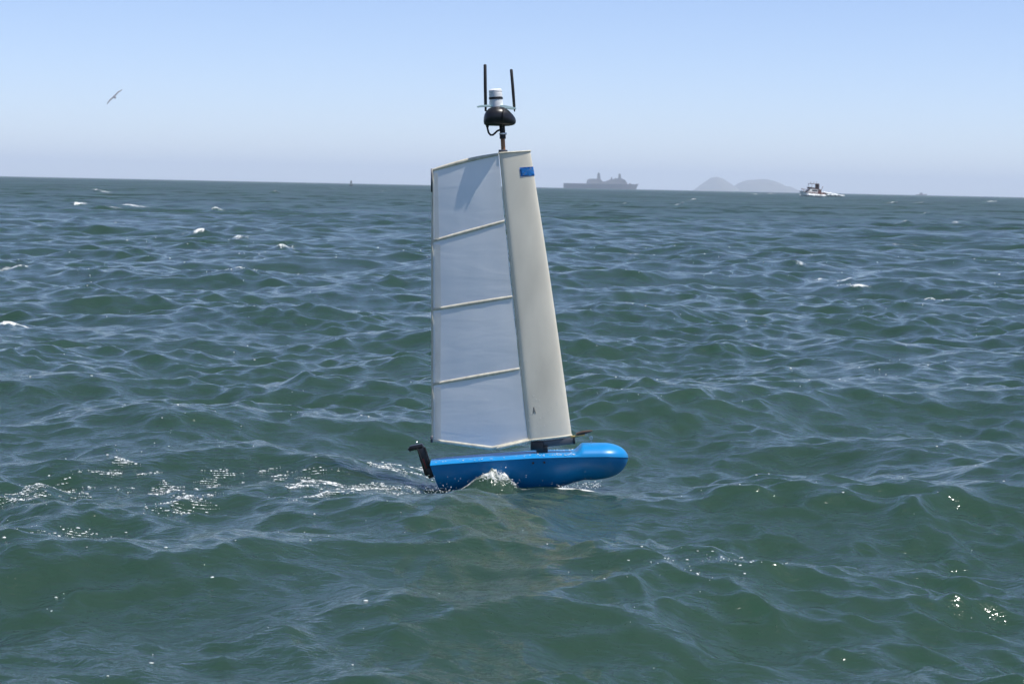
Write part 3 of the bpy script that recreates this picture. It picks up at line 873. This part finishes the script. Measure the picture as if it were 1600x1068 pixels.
    p = L(847, 703, 0); bm = bmesh.new(); add_box(bm, p, .07, .07, .022, None, .004); from_bm('mast_collar', bm, M_BLACK, bot, True, 30)
    p = L(852, 699, -.03); bm = bmesh.new(); add_box(bm, p, .028, .02, .028, None, .003); from_bm('servo_lug', bm, M_BLACKR, bot, True, 30)
    a, b = L(892, 682.5, -.02), L(914, 679, -.02)
    bm = bmesh.new(); add_tube(bm, [a, b], [.0075, .005], 8); from_bm('cane_rod', bm, M_WOOD, bot)
    a, b = L(900, 677.5, -.02), L(926, 672.5, -.02); d = b - a
    bm = bmesh.new(); rings = []
    for k in range(11):
        s = k / 10; h = .0115 * math.sin(math.pi * min(1, .12 + s * .84)) ** .7
        c = a + d * s
        rings.append([c + Vector((0, .010 * math.cos(q), h * math.sin(q))) for q in np.linspace(0, 2 * math.pi, 10, endpoint=False)])
    add_loft(bm, rings); from_bm('vane', bm, M_FEATHER, bot)
    # eye bolt on the foredeck
    p0, p1 = L(923.5, 697, 0), L(923.5, 685.5, 0)
    bm = bmesh.new(); add_tube(bm, [p0, p1], .0036, 8)
    add_tube(bm, [p1 + Vector((.008 * math.cos(q), 0, .008 + .008 * math.sin(q))) for q in np.linspace(-1.57, 4.71, 17)], .0024, 6)
    from_bm('eye_bolt', bm, M_STEEL, bot)
    # drops on the deck, plain white in place of sun sparkle
    bm = bmesh.new(); rr = random.Random(9)
    for i in range(150):
        px = rr.choice((rr.uniform(676, 900), rr.uniform(840, 900))); x, w, zs = seam(px)
        q = bmesh.ops.create_icosphere(bm, subdivisions=2, radius=rr.uniform(.0015, .004))
        bmesh.ops.transform(bm, matrix=Matrix.Translation((x, rr.uniform(-w * .98, w * .8), zs + .0125)) @ Matrix.Diagonal((1.4, 1.4, .6, 1)), verts=q['verts'])
    dd = from_bm('water_drop_glints', bm, M_WHT, deck, True, None); dd['kind'] = 'stuff'

    # ---- masthead
    p = L(786, 236.5, 0); bm = bmesh.new(); add_box(bm, p, .054, .05, .018, None, .003); from_bm('mast_foot', bm, M_DGREY, bot, True, 30)
    bm = bmesh.new(); add_tube(bm, [L(786.6, 236), L(785.4, 214)], .0135, 14); from_bm('mast_rod', bm, M_COPPER, bot)
    bm = bmesh.new(); add_tube(bm, [L(785.6, 217), L(785.4, 209), L(785.3, 208.5), L(784, 190)], [.019, .019, .017, .018], 14); from_bm('mast_sleeve', bm, M_BLACKR, bot)
    bm = bmesh.new(); add_tube(bm, [L(785.3, 210), L(785.2, 208)], .0215, 16); clamp = from_bm('hose_clamp', bm, M_STEEL, bot)
    bm = bmesh.new(); add_box(bm, L(790, 209, -.01), .014, .016, .012, None, .002); from_bm('clamp_screw', bm, M_STEEL, clamp, True, 30)
    # teardrop wind-sensor housing, nose to the right
    bm = bmesh.new(); rings = []
    for px, top, bot_, w in [(755.6, 186, 190, .008), (756.4, 180, 194, .04), (758.5, 175, 195.8, .062), (763, 170, 196.6, .082), (769, 167, 196.8, .092), (776, 166, 197, .094), (783, 166.5, 197.2, .09), (789, 168.5, 197.2, .082), (795, 173, 197, .068), (800, 177.8, 196.2, .05), (803.5, 182, 195, .034), (805.6, 186, 192.6, .015), (806.2, 188.6, 190.4, .004)]:
        ring = []
        a, b = L(px, top), L(px, bot_); c = (a + b) / 2; h = (a - b).length / 2
        for q in np.linspace(0, 2 * math.pi, 20, endpoint=False):
            sq = math.sin(q)
            ring.append(c + Vector((0, w * math.copysign(abs(math.cos(q)) ** .75, math.cos(q)), h * (math.copysign(abs(sq) ** (.9 if sq > 0 else .55), sq)))))
        rings.append(ring)
    add_loft(bm, rings); hou = from_bm('sensor_housing', bm, M_BLACK, bot, True, 60)
    bm = bmesh.new(); pts = []
    for q in np.linspace(-2.2, .9, 14):
        c = L(786 + 1.2 * math.sin(q), 182); pts.append(c + Vector((0, -.093 * math.cos(q), .061 * math.sin(q))))
    add_tube(bm, pts, .0055, 8); from_bm('housing_strap', bm, M_BLACKR, hou)
    # white cylinder sensor
    def cyl(name, prof, m_, parent=bot):
        bm = bmesh.new(); add_tube(bm, [L(x, y) for x, y, r in prof], [r * S for *_, r in prof], 24); return from_bm(name, bm, m_, parent, True, 40)
    sen = cyl('ultrasonic_sensor', [(775.6, 167, 10.6), (775.2, 160, 10.6), (775, 155.4, 10.3), (774.9, 155, 8.5), (774.8, 152, 8.5), (774.7, 151.6, 10.4), (774.4, 146, 10.4), (774.3, 145.4, 9.6), (774.3, 144.8, 9.6), (774.2, 144.2, 10.3), (774, 141, 10.2), (773.8, 139.6, 8.8), (773.8, 139.0, 5)], M_WHT)
    cyl('sensor_band', [(774.9, 155.3, 10.9), (774.8, 152.2, 10.9)], M_BLACKR, sen)
    # mint antenna plate
    bm = bmesh.new()
    prs = [(745, 166.5), (752, 164.6), (772, 163.8), (790, 165), (806, 168.6), (806.5, 170.6), (800, 171), (786, 169.3), (768, 167), (752, 167.2), (746, 168)]
    v = [L(a, b) for a, b in prs]
    add_loft(bm, [[p + Vector((0, -.035, 0)) for p in v], [p + Vector((0, .035, .0)) for p in v]]); from_bm('antenna_plate', bm, M_MINT, bot, False)
    # two whip antennas
    for prof in ([(758.9, 174, 1.6), (758.8, 166, 1.8), (758.7, 164, 2.4), (758.2, 132, 2.5), (757.9, 102, 2.4), (757.9, 100.6, 1.6)], [(804, 174.5, .9), (803.8, 171, 1.2), (803.4, 166, 2.2), (801.5, 140, 2.4), (798.9, 109.5, 2.3), (798.8, 108.2, 1.5)]):
        cyl('whip_antenna', prof, M_BLACKR)
    # cable loop
    cp = [(761.5, 194), (761.8, 201), (763.5, 207.5), (766.5, 211), (770, 211), (773.5, 208), (777, 204.6), (781, 203)]
    bm = bmesh.new(); add_tube(bm, [L(a, b, -.02) for a, b in cp], .006, 8); from_bm('sensor_cable', bm, M_BLACKR, bot)
    bm = bmesh.new(); add_tube(bm, [L(761.3, 192, -.02), L(761.6, 199, -.02)], [.011, .009], 10); from_bm('cable_gland', bm, M_BLACKR, bot)
    tag(bot, 'small blue robotic sailboat with white rigid wing sail and masthead antennas', 'sailboat')
build_robot()

# ------------------------------------------------------------------ spray along the hull
def spray():
    bm = bmesh.new(); r = random.Random(21)
    def blob(p, s):
        q = bmesh.ops.create_icosphere(bm, subdivisions=1, radius=s)
        bmesh.ops.transform(bm, matrix=Matrix.Translation(p) @ Matrix.Diagonal((1, 1, r.uniform(.6, 1.2), 1)), verts=q['verts'])
    crest = [(738, 760), (748, 754), (757, 749), (765, 746), (772, 743.5), (780, 741), (787, 742), (793, 748), (800, 754), (808, 759)]
    for i in range(900):
        t = r.random(); px = 738 + 70 * t; py = interp(px, crest)
        py += abs(r.gauss(0, 6)) - 2.5 - (r.random() < .12) * abs(r.gauss(0, 5))
        blob(W(px, py, D - .17 - r.uniform(0, .07)), .0009 + .0034 * r.random() ** 2.5)
    for i in range(120):
        px = r.uniform(870, 940); blob(W(px, 763 - (px - 870) * .09 + r.gauss(0, 3), D - .17 - r.uniform(0, .06)), r.uniform(.0012, .004))
    for i in range(120):
        px = r.gauss(690, 28); blob(W(px, 768 + r.gauss(0, 4), D - .18 - r.uniform(0, .12)), r.uniform(.0012, .0035))
    for i in range(60):
        px = r.uniform(670, 930); blob(W(px, 765 - abs(r.gauss(0, 12)), D - .2), r.uniform(.001, .002))
    o = from_bm('hull_spray', bm, M_FOAM, None, True, None)
    tag(o, 'white spray thrown up against the blue hull', 'spray', kind='stuff')
spray()

# ------------------------------------------------------------------ wake foam flecks, and white flecks as painted sun glints on open water
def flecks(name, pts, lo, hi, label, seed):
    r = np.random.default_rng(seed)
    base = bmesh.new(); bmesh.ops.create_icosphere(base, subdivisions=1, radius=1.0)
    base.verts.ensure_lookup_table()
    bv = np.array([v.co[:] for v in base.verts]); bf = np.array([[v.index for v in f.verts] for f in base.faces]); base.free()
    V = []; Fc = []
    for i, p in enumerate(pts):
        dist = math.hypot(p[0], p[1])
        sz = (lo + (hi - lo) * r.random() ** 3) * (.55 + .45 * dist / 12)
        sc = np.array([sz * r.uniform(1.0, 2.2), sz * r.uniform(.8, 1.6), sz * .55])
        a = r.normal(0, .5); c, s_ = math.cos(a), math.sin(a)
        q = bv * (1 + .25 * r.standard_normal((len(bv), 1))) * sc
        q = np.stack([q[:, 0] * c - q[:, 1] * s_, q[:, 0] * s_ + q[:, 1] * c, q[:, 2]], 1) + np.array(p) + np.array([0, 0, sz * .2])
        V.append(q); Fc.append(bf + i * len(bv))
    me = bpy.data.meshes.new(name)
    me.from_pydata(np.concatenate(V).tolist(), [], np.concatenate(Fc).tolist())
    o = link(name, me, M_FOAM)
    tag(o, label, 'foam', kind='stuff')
flecks('wake_foam', FLECKS['wake'], .0013, .0068, 'broken white foam flecks trailing in the wake behind the stern', 1)
flecks('glint_flecks', FLECKS['open'] + FLECKS['crest'], .0018, .0065, 'scattered white flecks standing in for sun glints on the open green waves', 2)
